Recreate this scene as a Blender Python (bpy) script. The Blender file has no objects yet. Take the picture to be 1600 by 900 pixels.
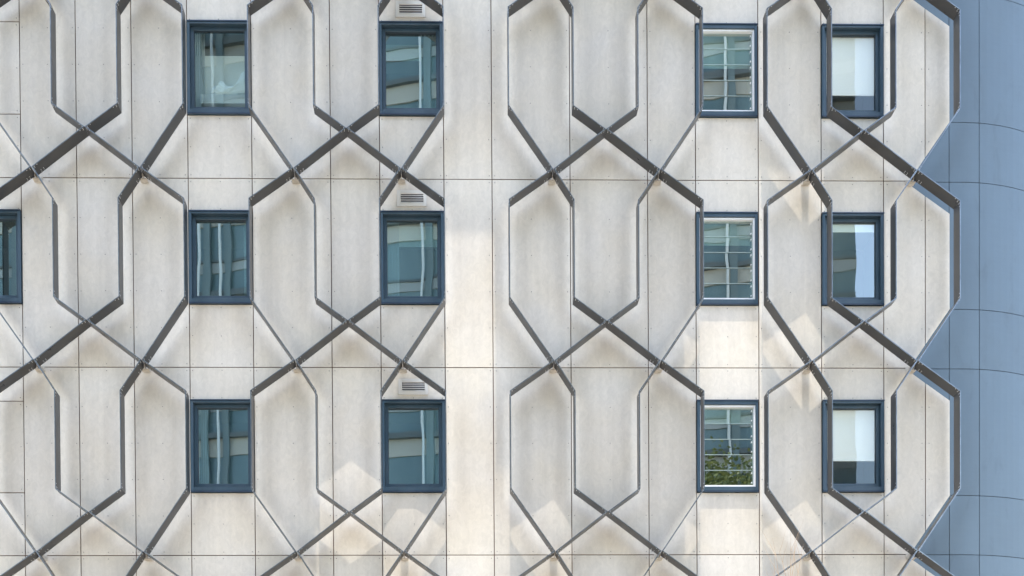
import bpy, bmesh, math, random
from mathutils import Vector, Matrix
random.seed(7)
S = bpy.context.scene
C = S.collection
R = math.radians
G = 7.26                      # height of the lowest panel joint in view above the street

# ------------------------------------------------------------------ camera
cam = bpy.data.cameras.new('camera'); co = bpy.data.objects.new('camera', cam); C.objects.link(co)
cam.sensor_width = 36; cam.lens = 1905.0*36/1600
cam.shift_x = (800-742.96)/1600; cam.shift_y = (1425.3-450)/1600
cam.clip_end = 2000
rt = Vector((0.99982173, -0.01777705, -0.00636225))      # rows of the fitted rotation
dn = Vector((-0.00660925, -0.01387008, -0.99988196))
fw = Vector((0.01768671, 0.99974577, -0.01398511))
co.matrix_world = Matrix(((rt.x, -dn.x, -fw.x, 0), (rt.y, -dn.y, -fw.y, -20.3664), (rt.z, -dn.z, -fw.z, G-5.6596), (0, 0, 0, 1)))
S.camera = co

# ------------------------------------------------------------------ sky, sun, exposure
SUN_EL = R(80)
w = bpy.data.worlds.new('World'); S.world = w; w.use_nodes = True
nt = w.node_tree; bg = nt.nodes['Background']
sky = nt.nodes.new('ShaderNodeTexSky'); sky.sky_type = 'NISHITA'; sky.sun_disc = False
sky.sun_elevation = SUN_EL; sky.sun_rotation = R(180); sky.air_density = 1.0; sky.dust_density = 0.7
nt.links.new(sky.outputs[0], bg.inputs[0]); bg.inputs[1].default_value = 0.15
sl = bpy.data.lights.new('sun', 'SUN'); so = bpy.data.objects.new('sun', sl); C.objects.link(so)
sl.energy = 0.93; sl.angle = R(0.27); sl.color = (1.0, 0.985, 0.955)
so.rotation_euler = (math.pi/2-SUN_EL, 0, 0); so.location = (0, -20, 60)
S.view_settings.view_transform = 'Standard'; S.view_settings.look = 'None'
S.view_settings.exposure = 2.57; S.view_settings.gamma = 1
S.view_settings.use_white_balance = True; S.view_settings.white_balance_temperature = 7480; S.view_settings.white_balance_tint = 11

# ------------------------------------------------------------------ material helpers
def mat(name, col, rough=.6, metal=0., spec=.5):
    m = bpy.data.materials.new(name); m.use_nodes = True
    b = m.node_tree.nodes['Principled BSDF']
    b.inputs['Base Color'].default_value = (*col, 1); b.inputs['Roughness'].default_value = rough
    b.inputs['Metallic'].default_value = metal; b.inputs['Specular IOR Level'].default_value = spec
    return m, m.node_tree, b
def node(nt, t, **k):
    n = nt.nodes.new(t)
    for a, v in k.items(): setattr(n, a, v)
    return n
def noise(nt, vec, scale, detail=4, rough=.55, stretch=None, dist=0.):
    if stretch:
        mp = node(nt, 'ShaderNodeMapping'); mp.inputs['Scale'].default_value = stretch
        nt.links.new(vec, mp.inputs['Vector']); vec = mp.outputs[0]
    n = node(nt, 'ShaderNodeTexNoise'); n.inputs['Scale'].default_value = scale
    n.inputs['Detail'].default_value = detail; n.inputs['Roughness'].default_value = rough
    n.inputs['Distortion'].default_value = dist
    nt.links.new(vec, n.inputs['Vector']); return n.outputs['Fac']
def mrange(nt, v, a, b, c, d):
    n = node(nt, 'ShaderNodeMapRange'); nt.links.new(v, n.inputs[0])
    for i, x in zip((1, 2, 3, 4), (a, b, c, d)): n.inputs[i].default_value = x
    return n.outputs[0]
def math2(nt, op, a, b):
    n = node(nt, 'ShaderNodeMath', operation=op)
    for i, x in enumerate((a, b)):
        if isinstance(x, (int, float)): n.inputs[i].default_value = x
        else: nt.links.new(x, n.inputs[i])
    return n.outputs[0]
def mixc(nt, f, a, b):
    n = node(nt, 'ShaderNodeMix', data_type='RGBA')
    if isinstance(f, (int, float)): n.inputs[0].default_value = f
    else: nt.links.new(f, n.inputs[0])
    for i, x in ((6, a), (7, b)):
        if isinstance(x, tuple): n.inputs[i].default_value = (*x, 1)
        else: nt.links.new(x, n.inputs[i])
    return n.outputs[2]
def scale_col(nt, c, f):
    n = node(nt, 'ShaderNodeVectorMath', operation='SCALE'); nt.links.new(c, n.inputs[0])
    nt.links.new(f, n.inputs['Scale']); return n.outputs[0]
def geo_pos(nt): return node(nt, 'ShaderNodeNewGeometry').outputs['Position']
def obj_rand(nt): return node(nt, 'ShaderNodeObjectInfo').outputs['Random']
def bump(nt, b, h, strength, dist):
    n = node(nt, 'ShaderNodeBump'); n.inputs['Strength'].default_value = strength; n.inputs['Distance'].default_value = dist
    nt.links.new(h, n.inputs['Height']); nt.links.new(n.outputs[0], b.inputs['Normal'])

# pale fibre cement: cloudy mottling, faint trowel-like flecks, vertical wash streaks, tone of each sheet
PANEL, nt, b = mat('fibre_cement', (.5, .49, .47), .62, 0, .35)
P = geo_pos(nt)
rnd = obj_rand(nt)
off = node(nt, 'ShaderNodeVectorMath', operation='ADD'); nt.links.new(P, off.inputs[0])
cm = node(nt, 'ShaderNodeCombineXYZ'); nt.links.new(math2(nt, 'MULTIPLY', rnd, 37.), cm.inputs[0]); nt.links.new(math2(nt, 'MULTIPLY', rnd, 91.), cm.inputs[2])
nt.links.new(cm.outputs[0], off.inputs[1]); V = off.outputs[0]
cloud = noise(nt, V, 1.1, 5, .6, (1, 1, .55), .4)
fleck = noise(nt, V, 9., 6, .68, (1.25, 1, .8), 1.2)
grain = noise(nt, V, 60., 3, .6)
streak = noise(nt, V, 2.2, 4, .6, (3.2, 1, .06))
line = noise(nt, V, 14., 2, .5, (1, 1, .015))
f = mrange(nt, cloud, .3, .72, .95, 1.04)
f = math2(nt, 'MULTIPLY', f, mrange(nt, fleck, .3, .7, .905, 1.065))
f = math2(nt, 'MULTIPLY', f, mrange(nt, grain, .3, .7, .975, 1.025))
f = math2(nt, 'MULTIPLY', f, mrange(nt, streak, .35, .7, .955, 1.03))
f = math2(nt, 'MULTIPLY', f, mrange(nt, line, .68, .74, 1., .965))
f = math2(nt, 'MULTIPLY', f, mrange(nt, rnd, 0, 1, .94, 1.05))
tint = mixc(nt, mrange(nt, noise(nt, V, .9, 3, .5, None, .3), .35, .65, 0, 1), (.565, .525, .47), (.565, .512, .435))
nt.links.new(scale_col(nt, tint, f), b.inputs['Base Color'])
bump(nt, b, fleck, .08, .004)
nt.links.new(mrange(nt, fleck, .3, .7, .5, .7), b.inputs['Roughness'])

# dark grey satin metal of the lattice
FIN, nt, b = mat('dark_grey_metal', (.085, .088, .095), .36, 0, .38)
P = geo_pos(nt)
d = noise(nt, P, 5., 5, .6, (1, 1, .35))
nt.links.new(mixc(nt, mrange(nt, d, .35, .7, 0, 1), (.038, .040, .045), (.052, .051, .050)), b.inputs['Base Color'])
nt.links.new(mrange(nt, d, .3, .7, .27, .42), b.inputs['Roughness'])
EDGE, nt, b = mat('folded_metal_edge', (.23, .25, .27), .3, .8, .6)
P = geo_pos(nt)
nt.links.new(mixc(nt, mrange(nt, noise(nt, P, 7., 4, .6), .35, .65, 0, 1), (.15, .17, .19), (.23, .255, .275)), b.inputs['Base Color'])
RIVET = mat('zinc_rivet', (.6, .61, .62), .35, .2)[0]
BRACK, nt, b = mat('bracket_plate', (.5, .42, .3), .6)
P = geo_pos(nt)
nt.links.new(mixc(nt, mrange(nt, noise(nt, P, 18., 4, .6), .4, .65, 0, 1), (.52, .48, .42), (.40, .36, .30)), b.inputs['Base Color'])
SCREW = mat('screw_head', (.24, .225, .21), .45, .3)[0]
CAVITY = mat('joint_cavity', (.13, .075, .06), .9)[0]
FRAME, nt, b = mat('slate_blue_frame', (.035, .085, .135), .38)
P = geo_pos(nt)
nt.links.new(mixc(nt, mrange(nt, noise(nt, P, 6., 4, .6, (1, 1, .4)), .35, .7, 0, 1), (.027, .058, .084), (.043, .072, .098)), b.inputs['Base Color'])
FRAMED = mat('dark_blue_flashing', (.015, .032, .06), .4)[0]
WHITE = mat('white_powder_coat', (.74, .75, .76), .4)[0]
GASKET = mat('black_gasket', (.03, .045, .06), .5)[0]
VENT = mat('vent_cream', (.56, .55, .52), .5)[0]
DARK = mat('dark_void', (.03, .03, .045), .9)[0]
BLUE, nt, b = mat('blue_metal_cladding', (.19, .27, .42), .42, 0, .5)
P = geo_pos(nt)
c1 = noise(nt, P, .8, 5, .6); c2 = noise(nt, P, 3., 6, .65, (1.4, 1.4, .5), .8); c3 = noise(nt, P, 30., 3, .6, (.1, .1, 1))
f = math2(nt, 'MULTIPLY', mrange(nt, c1, .3, .7, .95, 1.05), mrange(nt, c2, .58, .74, 1., .88))
f = math2(nt, 'MULTIPLY', f, mrange(nt, c3, .3, .7, .985, 1.015))
f = math2(nt, 'MULTIPLY', f, mrange(nt, obj_rand(nt), 0, 1, .94, 1.05))
bc = node(nt, 'ShaderNodeRGB'); bc.outputs[0].default_value = (.080, .121, .157, 1)
nt.links.new(scale_col(nt, bc.outputs[0], f), b.inputs['Base Color'])
nt.links.new(mrange(nt, c2, .3, .7, .36, .5), b.inputs['Roughness'])
bump(nt, b, c1, .3, .02)

def glass(name, tint, refl, fac, wob):
    m = bpy.data.materials.new(name); m.use_nodes = True; nt = m.node_tree
    nt.nodes.remove(nt.nodes['Principled BSDF']); out = nt.nodes['Material Output']
    tr = node(nt, 'ShaderNodeBsdfTransparent'); tr.inputs[0].default_value = (*tint, 1)
    gl = node(nt, 'ShaderNodeBsdfGlossy'); gl.inputs['Roughness'].default_value = 0.0; gl.inputs['Color'].default_value = (*refl, 1)
    P = geo_pos(nt); rr = obj_rand(nt)
    cx = node(nt, 'ShaderNodeCombineXYZ'); nt.links.new(math2(nt, 'MULTIPLY', rr, 50.), cx.inputs[1])
    ad = node(nt, 'ShaderNodeVectorMath', operation='ADD'); nt.links.new(P, ad.inputs[0]); nt.links.new(cx.outputs[0], ad.inputs[1])
    h = noise(nt, ad.outputs[0], 1.3, 1, .4)
    bp = node(nt, 'ShaderNodeBump'); bp.inputs['Strength'].default_value = 1.; bp.inputs['Distance'].default_value = wob
    nt.links.new(h, bp.inputs['Height']); nt.links.new(bp.outputs[0], gl.inputs['Normal'])
    bf = node(nt, 'ShaderNodeNewGeometry').outputs['Backfacing']       # mirror coating and tint on the outer face only
    fc = math2(nt, 'MULTIPLY', math2(nt, 'SUBTRACT', 1., bf), fac+.05)
    nt.links.new(mixc(nt, bf, tint, (1., 1., 1.)), tr.inputs[0])
    mx = node(nt, 'ShaderNodeMixShader'); nt.links.new(fc, mx.inputs[0])
    nt.links.new(tr.outputs[0], mx.inputs[1]); nt.links.new(gl.outputs[0], mx.inputs[2]); nt.links.new(mx.outputs[0], out.inputs[0])
    return m
GLASS = glass('tinted_glass', (.42, .62, .64), (.8, .97, .97), .30, .0009)
GLASSC = glass('clear_glass', (.9, .95, .95), (.9, .99, .97), .025, .0008)
GLASSR = glass('mirrored_clear_glass', (.9, .99, .97), (.92, 1., .97), .15, .0008)
GLASSL = glass('lightly_tinted_glass', (.74, .84, .82), (.8, .97, .97), .13, .0009)
LOUVG = glass('louvre_glass', (.45, .6, .58), (.92, 1., .96), .30, .0012)
GEDGE = mat('glass_edge', (.36, .46, .45), .25)[0]
BLIND, nt, b = mat('blind_or_reflection_sheet', (.77, .75, .69), .85)
ROOM = mat('room_lining', (.27, .30, .29), .9)[0]
CURT = mat('curtain', (.55, .58, .58), .9)[0]

# ------------------------------------------------------------------ mesh helpers
def link(name, me, m, parent=None):
    o = bpy.data.objects.new(name, me); C.objects.link(o)
    if m is not None and not me.materials: me.materials.append(m)
    if parent is not None: o.parent = parent
    return o
def empty(name, loc, label, cat, group=None):
    o = bpy.data.objects.new(name, None); C.objects.link(o); o.location = loc
    o['label'] = label; o['category'] = cat
    if group: o['group'] = group
    return o
class MB:
    def __init__(s): s.v = []; s.f = []
    def prism(s, pts, y0, y1):            # polygon in x,z (counter-clockwise seen from -y), extruded from y0 (front) to y1
        n = len(pts); k = len(s.v)
        s.v += [(x, y0, z) for x, z in pts] + [(x, y1, z) for x, z in pts]
        s.f += [tuple(range(k, k+n)), tuple(range(k+2*n-1, k+n-1, -1))]
        s.f += [(k+i, k+n+i, k+n+(i+1) % n, k+(i+1) % n) for i in range(n)]
        return s
    def box(s, x0, x1, y0, y1, z0, z1): return s.prism([(x0, z0), (x1, z0), (x1, z1), (x0, z1)], y0, y1)
    def tube(s, a, b, r0, r1, n=6):
        a = Vector(a); b = Vector(b); d = (b-a).normalized(); u = d.orthogonal().normalized(); v = d.cross(u); k = len(s.v)
        for p, r in ((a, r0), (b, r1)):
            for i in range(n):
                t = 2*math.pi*i/n; s.v.append(tuple(p+u*r*math.cos(t)+v*r*math.sin(t)))
        s.f += [(k+i, k+(i+1) % n, k+n+(i+1) % n, k+n+i) for i in range(n)]
        s.f += [tuple(range(k+n-1, k-1, -1)), tuple(range(k+n, k+2*n))]
        return s
    def ring(s, x0, x1, z0, z1, l, r, bt, t, y0, y1):   # four butted bars of a frame
        s.box(x0, x0+l, y0, y1, z0, z1); s.box(x1-r, x1, y0, y1, z0, z1)
        s.box(x0+l, x1-r, y0, y1, z0, z0+bt); s.box(x0+l, x1-r, y0, y1, z1-t, z1); return s
    def mesh(s, name, bev=0):
        me = bpy.data.meshes.new(name); me.from_pydata(s.v, [], s.f); me.update()
        bm = bmesh.new(); bm.from_mesh(me)
        bmesh.ops.recalc_face_normals(bm, faces=bm.faces)
        if bev: bmesh.ops.bevel(bm, geom=list(bm.edges), offset=bev, segments=1, affect='EDGES', clamp_overlap=True)
        bm.to_mesh(me); bm.free(); return me
    def build(s, name, m, parent=None, bev=0): return link(name, s.mesh(name, bev), m, parent)

# ------------------------------------------------------------------ ground
def paving_mat():
    m, nt, b = mat('street_paving', (.3, .28, .25), .85)
    P = geo_pos(nt)
    br = node(nt, 'ShaderNodeTexBrick'); nt.links.new(P, br.inputs['Vector'])
    br.inputs['Scale'].default_value = 1.6; br.inputs['Mortar Size'].default_value = .008
    br.inputs['Color1'].default_value = (.58, .51, .41, 1); br.inputs['Color2'].default_value = (.64, .565, .46, 1); br.inputs['Mortar'].default_value = (.17, .16, .14, 1)
    nt.links.new(scale_col(nt, br.outputs[0], mrange(nt, noise(nt, P, .6, 5, .6), .3, .7, .88, 1.08)), b.inputs['Base Color'])
    return m
gm = bpy.data.meshes.new('ground'); q = 600
gm.from_pydata([(-q, -q, 0), (q, -q, 0), (q, q, 0), (-q, q, 0)], [], [(0, 1, 2, 3)])
g = link('ground', gm, paving_mat()); g['kind'] = 'structure'

# ------------------------------------------------------------------ the pale building
FL = 3.1                                       # storey height
COL = [-8.099, -7.045, -6.132, -5.221, -4.306, -3.253, -1.958, -1.147, -.086, .711, 2.007, 3.297, 4.097, 5.145, 6.197, 7.241, 7.94, 8.348]
WZ = (1.035, 2.54)                             # window opening within a storey
WIN = {0: 'casement', 4: 'casement', 7: 'casement', 12: 'louvre', 14: 'deep'}
bld = empty('apartment_building', (0, 0, 0), 'pale grey fibre-cement apartment building with blue-framed windows behind the metal lattice', 'building')
GAP = .0068
screws = MB()
def screw(x, z):
    r = .0085
    screws.prism([(x+r*math.cos(a), z+r*math.sin(a)) for a in [k*math.pi/3+.2 for k in range(6)]], -.0045, .004)
def panel(pts, y=0.):
    n = len(pts); cx = sum(p[0] for p in pts)/n; cz = sum(p[1] for p in pts)/n
    me = MB().prism([(x-cx, z-cz) for x, z in pts], 0, .012).mesh('panel', .0016)
    o = link('panel', me, PANEL, bld); o.location = (cx, y+random.uniform(-.0012, .0012), cz)
    return o
def rect_panel(x0, x1, z0, z1, sc=True):
    panel([(x0+GAP, z0+GAP), (x1-GAP, z0+GAP), (x1-GAP, z1-GAP), (x0+GAP, z1-GAP)])
    if not sc: return
    xs = [x0+.048, x1-.048]
    if x1-x0 > .88: xs.append((x0+x1)/2)
    for x in xs:
        zz = [z0+.055, z1-.055]
        n = max(1, round((z1-z0-.11)/.6)) if z1-z0 > .8 else 1
        for k in range(n+1): screw(x+random.uniform(-.004, .004), z0+.055+(z1-z0-.11)*k/n+random.uniform(-.004, .004))
windows = []
ROWS = range(-1, 3)
for k in range(-2, 5):
    zb = G+k*FL
    for i in range(len(COL)-1):
        x0, x1 = COL[i], COL[i+1]
        vis = k in ROWS
        if i == 15:                            # zigzag edge of the cladding at the corner
            panel([(x0+GAP, zb+GAP), (7.68, zb+GAP), (x1-GAP, zb+.382), (x1-GAP, zb+2.853), (7.652, zb+3.058), (7.676, zb+FL-GAP), (x0+GAP, zb+FL-GAP)])
            if vis:
                for z in (.65, 1.25, 1.85, 2.45): screw(x0+.06, zb+z); screw(x1-.06, zb+z)
                screw(x0+.06, zb+.06); screw(x0+.06, zb+3.04)
            continue
        if i == 16:
            panel([(x0+GAP, zb+.402), (x1, zb+.98), (x1, zb+2.562), (x0+GAP, zb+2.845)])
            if vis:
                for z in (.65, 1.25, 1.85, 2.45): screw(x0+.06, zb+z)
            continue
        if i in WIN and k in (0, 1, 2):
            if i == 0 and k != 1:
                rect_panel(x0, x1, zb, zb+WZ[0]); rect_panel(x0, x1, zb+WZ[0], zb+WZ[1]); rect_panel(x0, x1, zb+WZ[1], zb+FL)
            else:
                rect_panel(x0, x1, zb, zb+WZ[0]-.002); rect_panel(x0, x1, zb+WZ[1]+.002, zb+FL)
                windows.append((i, k, WIN[i], x0, x1, zb+WZ[0], zb+WZ[1]))
        else:
            rect_panel(x0, x1, zb, zb+FL, vis)
# backing behind the joints, with the window openings left out
bk = MB()
zlo, zhi = G-2*FL, G+5*FL
for i in range(len(COL)-2):
    x0, x1 = COL[i], COL[i+1]
    if i == 15: x1 = 7.6
    cuts = [(a[5], a[6]) for a in windows if a[0] == i]
    z = zlo
    for a, c in sorted(cuts): bk.box(x0, x1, .026, .05, z, a); z = c
    bk.box(x0, x1, .026, .05, z, zhi)
for k in range(-2, 5): bk.prism([(7.6, G+k*FL+.12), (7.74, G+k*FL+.16), (7.9, G+k*FL+.40), (8.3, G+k*FL+.98), (8.3, G+k*FL+2.54), (7.9, G+k*FL+2.83), (7.6, G+k*FL+3.0)], .0135, .0155)
bk.build('joint_backing', CAVITY, bld)
so_ = screws.build('screw_heads', SCREW, bld); so_['kind'] = 'stuff'
# solid structure behind, plinth and roof
sb = MB()
sb.box(-30, 7.5, 2.6, 12, 0, zhi); sb.build('rear_structure', ROOM, bld)
MB().box(-8.1, 8.3, 0.0, .05, 0, zlo-.01).build('plinth', mat('plinth_render', (.3, .29, .27), .8)[0], bld)
lw = MB(); lw.box(-30, -8.11, 0, .3, 0, zhi); lw.build('side_wall', PANEL, bld)

# unseen stepped slabs, added high overhead to shade the wall and shape the sun patches
EZ = G+14.6
ev = MB()
for x0, x1, d_ in ((-30, -2.25, 2.75), (-2.25, -.12, 2.17), (-.12, .75, 1.64), (.75, 2.02, 2.33), (2.02, 3.9, 2.75), (3.9, 5.16, 1.87), (5.16, 6.26, 1.45), (6.26, 14, 2.8)):
    ev.box(x0, x1, -d_, .9, EZ, EZ+.18)
ev.box(-30, 8.9, .9, 12, EZ, EZ+.18)
ev.build('added_shade_roof', mat('shade_roof_finish', (.6, .59, .57), .8)[0], bld)

# ------------------------------------------------------------------ windows
PALEROOM = mat('pale_room_lining', (.55, .60, .58), .9)[0]
def room(x0, x1, z0, z1, parent, pale=False):
    m = MB(); d = 1.6; a, c = x0-.2, x1+.2; e, f = z0-.5, z1+.25
    m.box(a, c, d, d+.05, e, f); m.box(a-.05, a, .14, d, e, f); m.box(c, c+.05, .14, d, e, f)
    m.box(a, c, .14, d, e-.05, e); m.box(a, c, .14, d, f, f+.05)
    return m.build('room_lining', PALEROOM if pale else ROOM, parent)
def casement(i, k, x0, x1, z0, z1, deep):
    fx0, fx1 = x0+.006, x1-.006
    o = MB().ring(fx0, fx1, z0, z1, .046, .052, .085, .034, -.036, .13).build('window', FRAME, bld, .003)
    fl = MB(); fl.box(fx0-.002, fx1+.002, -.05, .0, z1-.002, z1+.016); fl.build('flashing', FRAMED, o)
    MB().box(fx0, fx1, -.047, -.0365, z0-.004, z0+.018).build('drip_edge', FRAMED, o)
    sx0, sx1, sz0, sz1 = fx0+.048, fx1-.054, z0+.09, z1-.037
    MB().ring(sx0, sx1, sz0, sz1, .052, .052, .072, .052, .045, .12).build('sash', FRAME, o, .003)
    g = MB(); g.ring(sx0+.052, sx1-.052, sz0+.072, sz1-.052, .006, .006, .006, .006, .07, .115); g.ring(sx0-.003, sx1+.003, sz0-.004, sz1+.003, .003, .003, .004, .003, .06, .11)
    g.build('gasket', GASKET, o)
    px0, px1, pz0, pz1 = sx0+.0585, sx1-.0585, sz0+.0785, sz1-.0585
    tilt = math.tan(R({(0, 1): .5, (4, 2): -.9, (4, 1): 1.0, (4, 0): -.2, (7, 2): .7, (7, 1): -.6, (7, 0): .25}.get((i, k), 0)))   # panes never hang quite plumb
    pm = MB().box(px0, px1, .094, .096, pz0, pz1); pm.v = [(x, y+(z-(pz0+pz1)/2)*tilt, z) for x, y, z in pm.v]
    pn = pm.build('pane', (GLASSR if k == 1 else GLASSC) if deep else GLASSL if (i, k) == (4, 2) else GLASS, o)
    room(x0, x1, z0, z1, o, deep)
    if deep:
        drop = {2: .93, 1: .10, 0: .82}[k]
        bl = MB(); bl.box(px0-.02, px1+.02, .13, .134, pz1-drop, pz1+.03); bl.box(px0-.02, px1+.02, .125, .14, pz1-drop-.025, pz1-drop)
        bl.build('blind_or_reflection_sheet', BLIND, o)
    else:
        drop = {(4, 2): (.24, .95), (7, 2): (.14, .30), (7, 1): (.06, .30), (4, 0): None, (7, 0): None}.get((i, k))
        if drop:                                   # pale blind or pelmet board seen through the tint
            MB().box(px0-.1, px1+.1, .30, .306, pz1-drop[1], pz1-drop[0]+(.0 if (i, k) == (4, 2) else .1)).build('blind_or_reflection_sheet', BLIND, o)
        cu = MB()                                  # gathered curtain beside the opening
        n = 9; wd = (.16, .3, .1, .22)[(i*3+k*2) % 4]
        xs = px0-.03 if (i+k) % 2 == 0 else px1-wd+.03
        for j in range(n): cu.box(xs+wd*j/n, xs+wd*(j+1)/n-.001, .26+.035*(j % 2), .275+.035*(j % 2), pz0-.2, pz1+.1)
        cu.build('curtain', CURT, o)
    return o
def louvre(i, k, x0, x1, z0, z1):
    fx0, fx1 = x0+.004, x1-.02
    o = MB().ring(fx0, fx1, z0, z1, .052, .046, .085, .06, -.036, .13).build('window', FRAME, bld, .003)
    fl = MB(); fl.box(fx0-.002, fx1+.002, -.05, .0, z1-.002, z1+.016); fl.build('flashing', FRAMED, o)
    MB().box(fx0, fx1, -.047, -.0365, z0-.004, z0+.018).build('drip_edge', FRAMED, o)
    wx0, wx1, wz0, wz1 = fx0+.055, fx1-.042, z0+.088, z1-.063
    MB().ring(wx0, wx1, wz0, wz1, .030, .029, .030, .028, -.012, .09).build('louvre_surround', WHITE, o, .002)
    bx0, bx1 = wx0+.032, wx1-.032; h0, h1 = wz0+.034, wz1-.032
    n = 5; s = (h1-h0)/n
    for j in range(n):
        a = MB(); za, zc = h0+j*s, h0+(j+1)*s+.012
        tip = R(random.uniform(-.35, .35))
        # each blade leans a little so that its lower edge laps over the one below
        v = [(bx0, .045-.004, za), (bx1, .045-.004, za), (bx1, .045+.004+tip*.05, zc), (bx0, .045+.004+tip*.05, zc)]
        a.v = v+[(x, y+.006, z) for x, y, z in v]; a.f = [(0, 1, 2, 3), (7, 6, 5, 4), (0, 4, 5, 1), (1, 5, 6, 2), (2, 6, 7, 3), (3, 7, 4, 0)]
        bl = a.build('louvre_blade', LOUVG, o)
        MB().box(bx0, bx1-.03, .036, .0405, za-.003, za+.005).build('blade_edge', GEDGE, o)
        cl = MB()
        for zz in (za+.05, zc-.062): cl.box(bx1-.034, bx1-.018, .02, .038, zz-.009, zz+.009)
        cl.build('clip', WHITE, o)
    drop = {2: .50, 1: .34, 0: .22}[k]
    MB().box(bx0-.1, bx1+.1, .155, .16, h1-drop, h1+.1).build('blind_or_reflection_sheet', BLIND, o)  # pale sheet added behind the blades, stands in for reflected sky and building
    MB().box(bx1-.03, bx1+.002, .0525, .085, h0, h1).build('clip_channel', mat('grey_channel', (.25, .26, .26), .5)[0], o)
    room(x0, x1, z0, z1, o)
    return o
for i, k, kind, x0, x1, z0, z1 in windows:
    if kind == 'louvre': louvre(i, k, x0, x1, z0, z1)
    else: casement(i, k, x0, x1, z0, z1, kind == 'deep')

# a shelf and a crumpled sheet inside the top left window
zs = G+2*FL+1.48
sh = MB().box(-4.12, -3.30, .16, .28, zs-.15, zs).build('window_shelf', mat('grey_shelf', (.5, .52, .52), .6)[0])
sh['label'] = 'pale grey shelf inside the top left blue-framed window'; sh['category'] = 'shelf'
def crumple(x, y, z, w_, h_, seed):
    rg = random.Random(seed); bm = bmesh.new(); bmesh.ops.create_icosphere(bm, subdivisions=4, radius=1)
    ph = [(Vector((rg.gauss(0, 1), rg.gauss(0, 1), rg.gauss(0, 1)))*3.4, rg.uniform(0, 6), rg.uniform(.05, .14)) for _ in range(26)]
    for v in bm.verts:
        n = v.co.normalized(); k = 1+sum(a*abs(math.sin(n.dot(f)+p))-a*.5 for f, p, a in ph)
        v.co = Vector((n.x*w_*k+.35*w_*n.z, n.y*.045*k, max(-.0, (n.z*.5+.5))*h_*k*(.28+.8*math.exp(-((n.x-.45)/.34)**2)+.35*math.exp(-((n.x+.65)/.22)**2))))
    me = bpy.data.meshes.new('crumpled_sheet'); bm.to_mesh(me); bm.free()
    o = link('crumpled_sheet', me, SHEET); o.location = (x, y, z); return o
SHEET = mat('white_plastic', (.88, .9, .9), .2)[0]
o = crumple(-3.62, .215, zs+.002, .24, .30, 3); o['label'] = 'crumpled white plastic sheet heaped on the shelf inside the top left window'; o['category'] = 'plastic sheet'

# vent grilles above the second column of windows
for k in (0, 1, 2):
    z0 = G+k*FL+2.645; x0, x1, z1 = -.862, -.378, z0+.262
    o = MB().ring(x0, x1, z0, z1, .06, .05, .06, .058, -.022, .004).build('vent_grille', VENT, bld, .003)
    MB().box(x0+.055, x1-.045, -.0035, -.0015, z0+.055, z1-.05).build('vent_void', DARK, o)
    a, c = z0+.06, z1-.058
    for j in range(4):
        s = (c-a)/4; zz = a+j*s
        m = MB(); m.v = [(x0+.06, -.017, zz+.003), (x1-.05, -.017, zz+.003), (x1-.05, -.004, zz+s*.62), (x0+.06, -.004, zz+s*.62), (x0+.06, -.014, zz), (x1-.05, -.014, zz), (x1-.05, -.0037, zz+s*.55), (x0+.06, -.0037, zz+s*.55)]
        m.f = [(0, 1, 2, 3), (7, 6, 5, 4), (0, 4, 5, 1), (1, 5, 6, 2), (2, 6, 7, 3), (3, 7, 4, 0)]
        m.build('slat', VENT, o)

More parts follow.
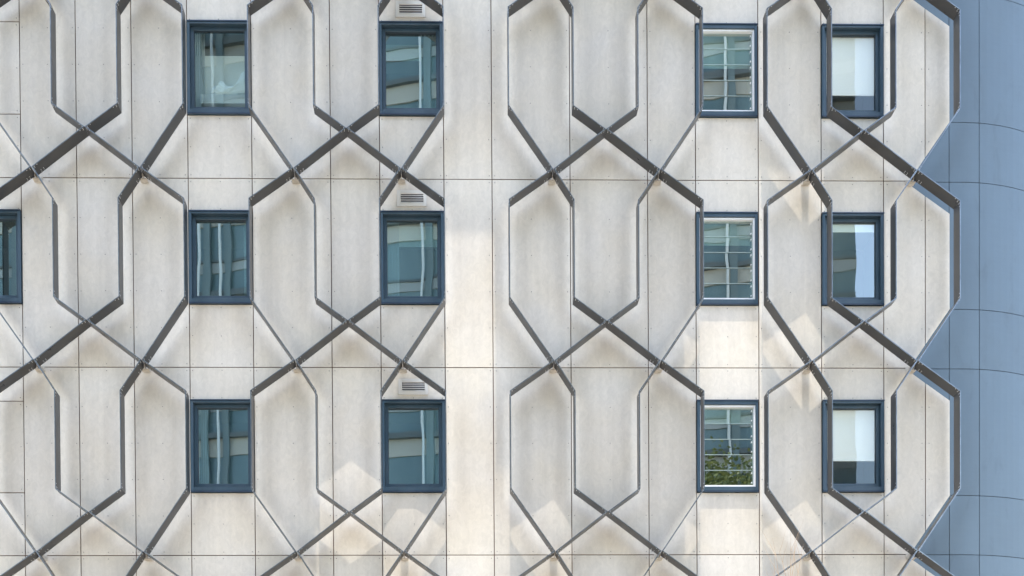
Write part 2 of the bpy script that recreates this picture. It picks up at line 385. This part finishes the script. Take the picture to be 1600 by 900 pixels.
# ------------------------------------------------------------------ metal lattice: four strips, each of four zigzag chains
PITCH = 1.0562; T = .016; YI, YO = -.13, -.38
def offset_poly(pts, d):
    out = []
    for i, p in enumerate(pts):
        p = Vector(p)
        a = (p-Vector(pts[i-1])).normalized() if i > 0 else None
        c = (Vector(pts[i+1])-p).normalized() if i < len(pts)-1 else None
        if a is None: a = c
        if c is None: c = a
        n1 = Vector((-a.y, a.x)); n2 = Vector((-c.y, c.x)); n = (n1+n2).normalized()
        out.append(p+n*d/max(.3, n.dot(n1)))
    return out
def strip(x0, label):
    root = empty('sunscreen_lattice', (x0+1.5*PITCH, -.13, G), label, 'lattice screen', 'lattice screens on the pale wall')
    base = Vector(root.location)
    V = [x0+PITCH*j for j in range(4)]; U = (V[1]+V[2])/2; L0 = V[0]+.723; L1 = V[3]-.703; e = .0135
    chains = [[], [], [], []]
    for k in range(3, -2, -1):
        z = G+k*FL
        chains[0] += [(V[0], z+2.565), (V[0], z+.98), (L0-e, z-.04)]
        chains[1] += [(V[1], z+2.565), (V[1], z+.98), (U-e, z+.605), (L0+e, z-.04)]
        chains[2] += [(V[2], z+2.565), (V[2], z+.98), (U+e, z+.605), (L1-e, z-.04)]
        chains[3] += [(V[3], z+2.565), (V[3], z+.98), (L1+e, z-.04)]
    rv = MB()
    for ch in chains:
        A = offset_poly(ch, T/2); B = offset_poly(ch, -T/2)
        for i in range(len(ch)-1):
            p, q_ = Vector(ch[i]), Vector(ch[i+1]); d = (q_-p); ln = d.length; d /= ln; sh = d*.0008
            pts = [A[i]+sh, A[i+1]-sh, B[i+1]-sh, B[i]+sh]
            cx = (p+q_)/2; c3 = Vector((cx.x, (YI+YO)/2, cx.y))
            m = MB().prism([(a.x-c3.x, a.y-c3.z) for a in pts], YO-c3.y, YI-c3.y)
            me = m.mesh('fin'); me.materials.append(FIN); me.materials.append(EDGE)
            bm = bmesh.new(); bm.from_mesh(me)
            es = [x for x in bm.edges if all(v.co.y < -.1 for v in x.verts) and x.calc_length() > .1]
            bmesh.ops.bevel(bm, geom=es, offset=.003, segments=2, affect='EDGES')
            for fc in bm.faces:
                if fc.normal.y < -.3: fc.material_index = 1
            bm.to_mesh(me); bm.free()
            o = link('fin', me, None, root); o.location = c3-base
            # rivets near both ends of each plate, and a cluster of bolts by the wall bracket
            nrm = Vector((-d.y, d.x))
            for end in (0, 1):
                pp, dd = (p, d) if end == 0 else (q_, -d)
                spots = [(.03, -.362), (.085, -.362), (.03, -.33)]
                low = abs((pp.y-G) % FL-(FL-.04)) < .02
                if low: spots += [(.10, -.20), (.15, -.20), (.10, -.16), (.15, -.165)]
                for s_, y in spots:
                    for sd in (1, -1):
                        c = pp+dd*s_+nrm*sd*(T/2+.001)
                        rr = .0066
                        ax, nx = dd*rr, nrm*.002
                        kk = len(rv.v)
                        for sx, sy in ((-1, -1), (1, -1), (1, 1), (-1, 1)):
                            for sn in (-1, 1):
                                w_ = c+ax*sx+nx*sn; rv.v.append((w_.x-base.x, y+sy*rr-base.y, w_.y-base.z))
                        rv.f += [(kk, kk+2, kk+4, kk+6), (kk+7, kk+5, kk+3, kk+1), (kk, kk+1, kk+3, kk+2), (kk+2, kk+3, kk+5, kk+4), (kk+4, kk+5, kk+7, kk+6), (kk+6, kk+7, kk+1, kk)]
    r_ = rv.build('rivets', RIVET, root); r_['kind'] = 'stuff'
    # wall brackets carrying the lower joints
    bm_ = MB(); s = 1
    bm_.box(-.065, .065, .105, .127, -.045, .045)               # foot plate on the panel
    bm_.box(-.006, .006, -.08, .105, -.05, .045)                # tongue out to the plates
    bm_.prism([(-.06, -.06), (.06, -.06), (.06, -.048), (-.06, -.048)], -.02, .105)
    me = bm_.mesh('bracket', .0015); me.materials.append(BRACK)
    for k in range(-1, 4):
        for x in (L0, L1):
            o = link('bracket', me, None, root); o.location = Vector((x, -.13, G+k*FL-.04))-base
    return root
names = ['dark metal lattice strip of linked hexagons farthest left, between panels and the half-cut window',
         'dark metal lattice strip of linked hexagons round the windows topped by vent grilles',
         'dark metal lattice strip of linked hexagons overlapping the left edge of the louvre windows',
         'dark metal lattice strip of linked hexagons on the zigzag corner by the blue wall']
X0 = -6.416-PITCH
for j in range(4): strip(X0+4*PITCH*j, names[j])

# ------------------------------------------------------------------ curved blue wall
cb = empty('curved_wing', (8.5, .03, 0), 'blue metal clad wing curving away beyond the right end of the pale wall', 'building')
RAD = 3.0; YB = .026; XT = 8.55
def curve(x_arc):                               # arc-length coordinate to x,y
    if x_arc <= XT: return x_arc, YB
    a = (x_arc-XT)/RAD; return XT+RAD*math.sin(a), YB+RAD*(1-math.cos(a))
edges = [7.3, 8.352, 8.867] + [8.867+1.05*j for j in range(1, 6)]
bz = []
for k in range(-2, 5): bz += [G+k*FL, G+k*FL+.99]
bz.append(G+5*FL)
for a, c in zip(edges[:-1], edges[1:]):
    for z0, z1 in zip(bz[:-1], bz[1:]):
        n = 1 if c <= XT else 8
        m = MB(); g_ = .005
        for j in range(n+1):
            t = a+g_+(c-a-2*g_)*j/n
            x, y = curve(t); an = max(0, (t-XT)/RAD); nx, ny = math.sin(an), -math.cos(an)
            for dp in (0, -.012):
                for z in (z0+g_, z1-g_): m.v.append((x+nx*dp-8.5, y+ny*dp-.03, z))
        for j in range(n):
            p = 4*j; r = p+4
            m.f += [(p, r, r+1, p+1), (p+2, p+3, r+3, r+2), (p+1, r+1, r+3, p+3), (p, p+2, r+2, r)]
        m.f += [(0, 1, 3, 2), (4*n, 4*n+2, 4*n+3, 4*n+1)]
        o = m.build('blue_panel', BLUE, cb)
        for pl in o.data.polygons: pl.use_smooth = False
m = MB(); n = 40
for j in range(n+1):
    t = 7.3+(edges[-1]-7.3)*j/n; x, y = curve(t); an = max(0, (t-XT)/RAD); nx, ny = math.sin(an), -math.cos(an)
    for dp in (-.03, -.06):
        for z in (0.01, G+5*FL): m.v.append((x+nx*dp-8.5, y+ny*dp-.03, z))
for j in range(n):
    p = 4*j; r = p+4; m.f += [(p, r, r+1, p+1), (p+2, p+3, r+3, r+2), (p+1, r+1, r+3, p+3), (p, p+2, r+2, r)]
m.build('panel_backing', mat('blue_joint_cavity', (.055, .055, .075), .9)[0], cb)
MB().box(-8.5+8.2, 3.3, 3.2, 12, 0.01, G+5*FL).build('wing_core', ROOM, cb)

# ------------------------------------------------------------------ building across the street (seen only mirrored in the glass)
opp = empty('office_block', (-12, -34, 0), 'tall pale office block across the street mirrored in the window glass', 'building')
TEAL, nt, b = mat('teal_curtain_wall', (.07, .17, .2), .18, 0, .6)
P = geo_pos(nt)
nt.links.new(mixc(nt, mrange(nt, noise(nt, P, .35, 3, .6, (1, 1, .4)), .35, .65, 0, 1), (.075, .135, .15), (.15, .22, .23)), b.inputs['Base Color'])
CREAM = mat('cream_spandrel', (.40, .39, .35), .7)[0]
SLABM = mat('slab_line', (.10, .12, .125), .7)[0]
PIPE = mat('white_pipe', (.56, .59, .59), .35)[0]
OYAW = R(11); opp.rotation_euler = (0, 0, OYAW)
def across(wx): return (wx*2.667+12)/(math.cos(OYAW)+wx*math.sin(OYAW)/20.4)     # where the line of sight mirrored at wall x meets this front
OX0, OX1 = -14, across(6.80)
MB().box(OX0, OX1, -12, -.3, 0, 42.4).build('core', mat('grey_green_render', (.33, .36, .34), .7)[0], opp)
FH = 3.95
for j in range(10):
    z = 1.0+FH*j
    MB().box(OX0, OX1, -.3, 0.0, z+.95, z+FH).build('glazing', TEAL, opp)
    MB().box(OX0, OX1, -.3, .06, z, z+.72).build('spandrel', CREAM, opp)
    MB().box(OX0, OX1, -.3, .25, z+.72, z+.95).build('slab_edge', SLABM, opp)
    MB().box(OX0, OX1, .002, .10, z+2.35, z+2.45).build('transom', SLABM, opp)
    MB().box(OX0, OX1, .0015, .05, z+1.9, z+2.345).build('sill_panel', mat('grey_sill_panel', (.3, .33, .33), .6)[0], opp)
for wx in (-7.27, -4.14, -3.80, -.42, 4.72):
    x = across(wx)
    MB().tube((x, .45, 0), (x, .45, 42.3), .06, .06, 10).build('downpipe', PIPE, opp)
    MB().box(x+.12, x+.42, .12, .3, 0, 42.2).build('pier', mat('grey_pier', (.13, .18, .19), .6)[0], opp)

# street tree whose top shows green in the lowest louvre window
tree = empty('street_tree', (11.2, -28.5, 0), 'green street tree across the road mirrored in the lowest louvre window', 'tree')
LEAF, nt, b = mat('tree_leaf', (.08, .11, .03), .6)
nt.links.new(mixc(nt, noise(nt, geo_pos(nt), 1.2, 3), (.09, .125, .03), (.19, .21, .06)), b.inputs['Base Color'])
tk = MB(); tk.tube((0, 0, 0), (.1, 0, 9), .28, .18, 9); rg = random.Random(3)
lf = MB()
for j in range(44):
    a = Vector((.1, 0, rg.uniform(6, 9))); c = Vector((rg.gauss(0, 1.1), rg.gauss(0, 1.1), rg.uniform(10.5, 20.2))); tk.tube(a, c, .07, .02, 5)
    for q_ in range(420):
        p = c+Vector((rg.gauss(0, .7), rg.gauss(0, .7), rg.gauss(0, .6))); u = Vector((rg.gauss(0, 1), rg.gauss(0, 1), rg.gauss(0, 1))).normalized()*.11; v = u.orthogonal().normalized()*.065
        k = len(lf.v); lf.v += [tuple(p+u), tuple(p+v), tuple(p-u), tuple(p-v)]; lf.f.append((k, k+1, k+2, k+3))
tk.build('trunk', mat('bark', (.12, .09, .07), .9)[0], tree)
lm = bpy.data.meshes.new('crown'); lm.from_pydata(lf.v, [], lf.f); link('crown', lm, LEAF, tree)

# ------------------------------------------------------------------ slender bare sapling in front of the right half
sap = empty('bare_sapling', (5.05, -2.2, 0), 'slender leafless sapling with fine tan twigs at the bottom right of the wall', 'tree')
BARK, nt, b = mat('tan_bark', (.42, .3, .2), .8)
tr = MB(); tw = MB()
pts = [Vector((0, 0, 0)), Vector((.03, .02, 2.2)), Vector((-.03, .0, 4.2)), Vector((.04, .01, 5.6)), Vector((.0, 0, 6.3))]
for j in range(4): tr.tube(pts[j], pts[j+1], .045*(1-j*.2), .045*(1-(j+1)*.2), 7)
rg = random.Random(11)
def twig(p, d, ln, r, dep):
    n = 4
    for j in range(n):
        d = (d+Vector((rg.uniform(-.12, .12), rg.uniform(-.08, .08), .05))).normalized(); q_ = p+d*ln/n
        tw.tube(p, q_, r*(1-j*.2), r*(1-(j+1)*.2), 4)
        if dep and j > 0 and rg.random() < .6: twig(q_, (d+Vector((rg.choice((-1, 1))*rg.uniform(.25, .6), rg.uniform(-.2, .2), .1))).normalized(), ln*.5, r*.55, dep-1)
        p = q_
for j in range(11):
    t = rg.uniform(4.3, 6.2); twig(Vector((rg.uniform(-.02, .02), 0, t)), Vector((rg.uniform(-.45, .5), rg.uniform(-.2, .2), 1)).normalized(), rg.uniform(.6, 1.15), .007, 1)
tr.build('trunk', BARK, sap); tw.build('twigs', BARK, sap)
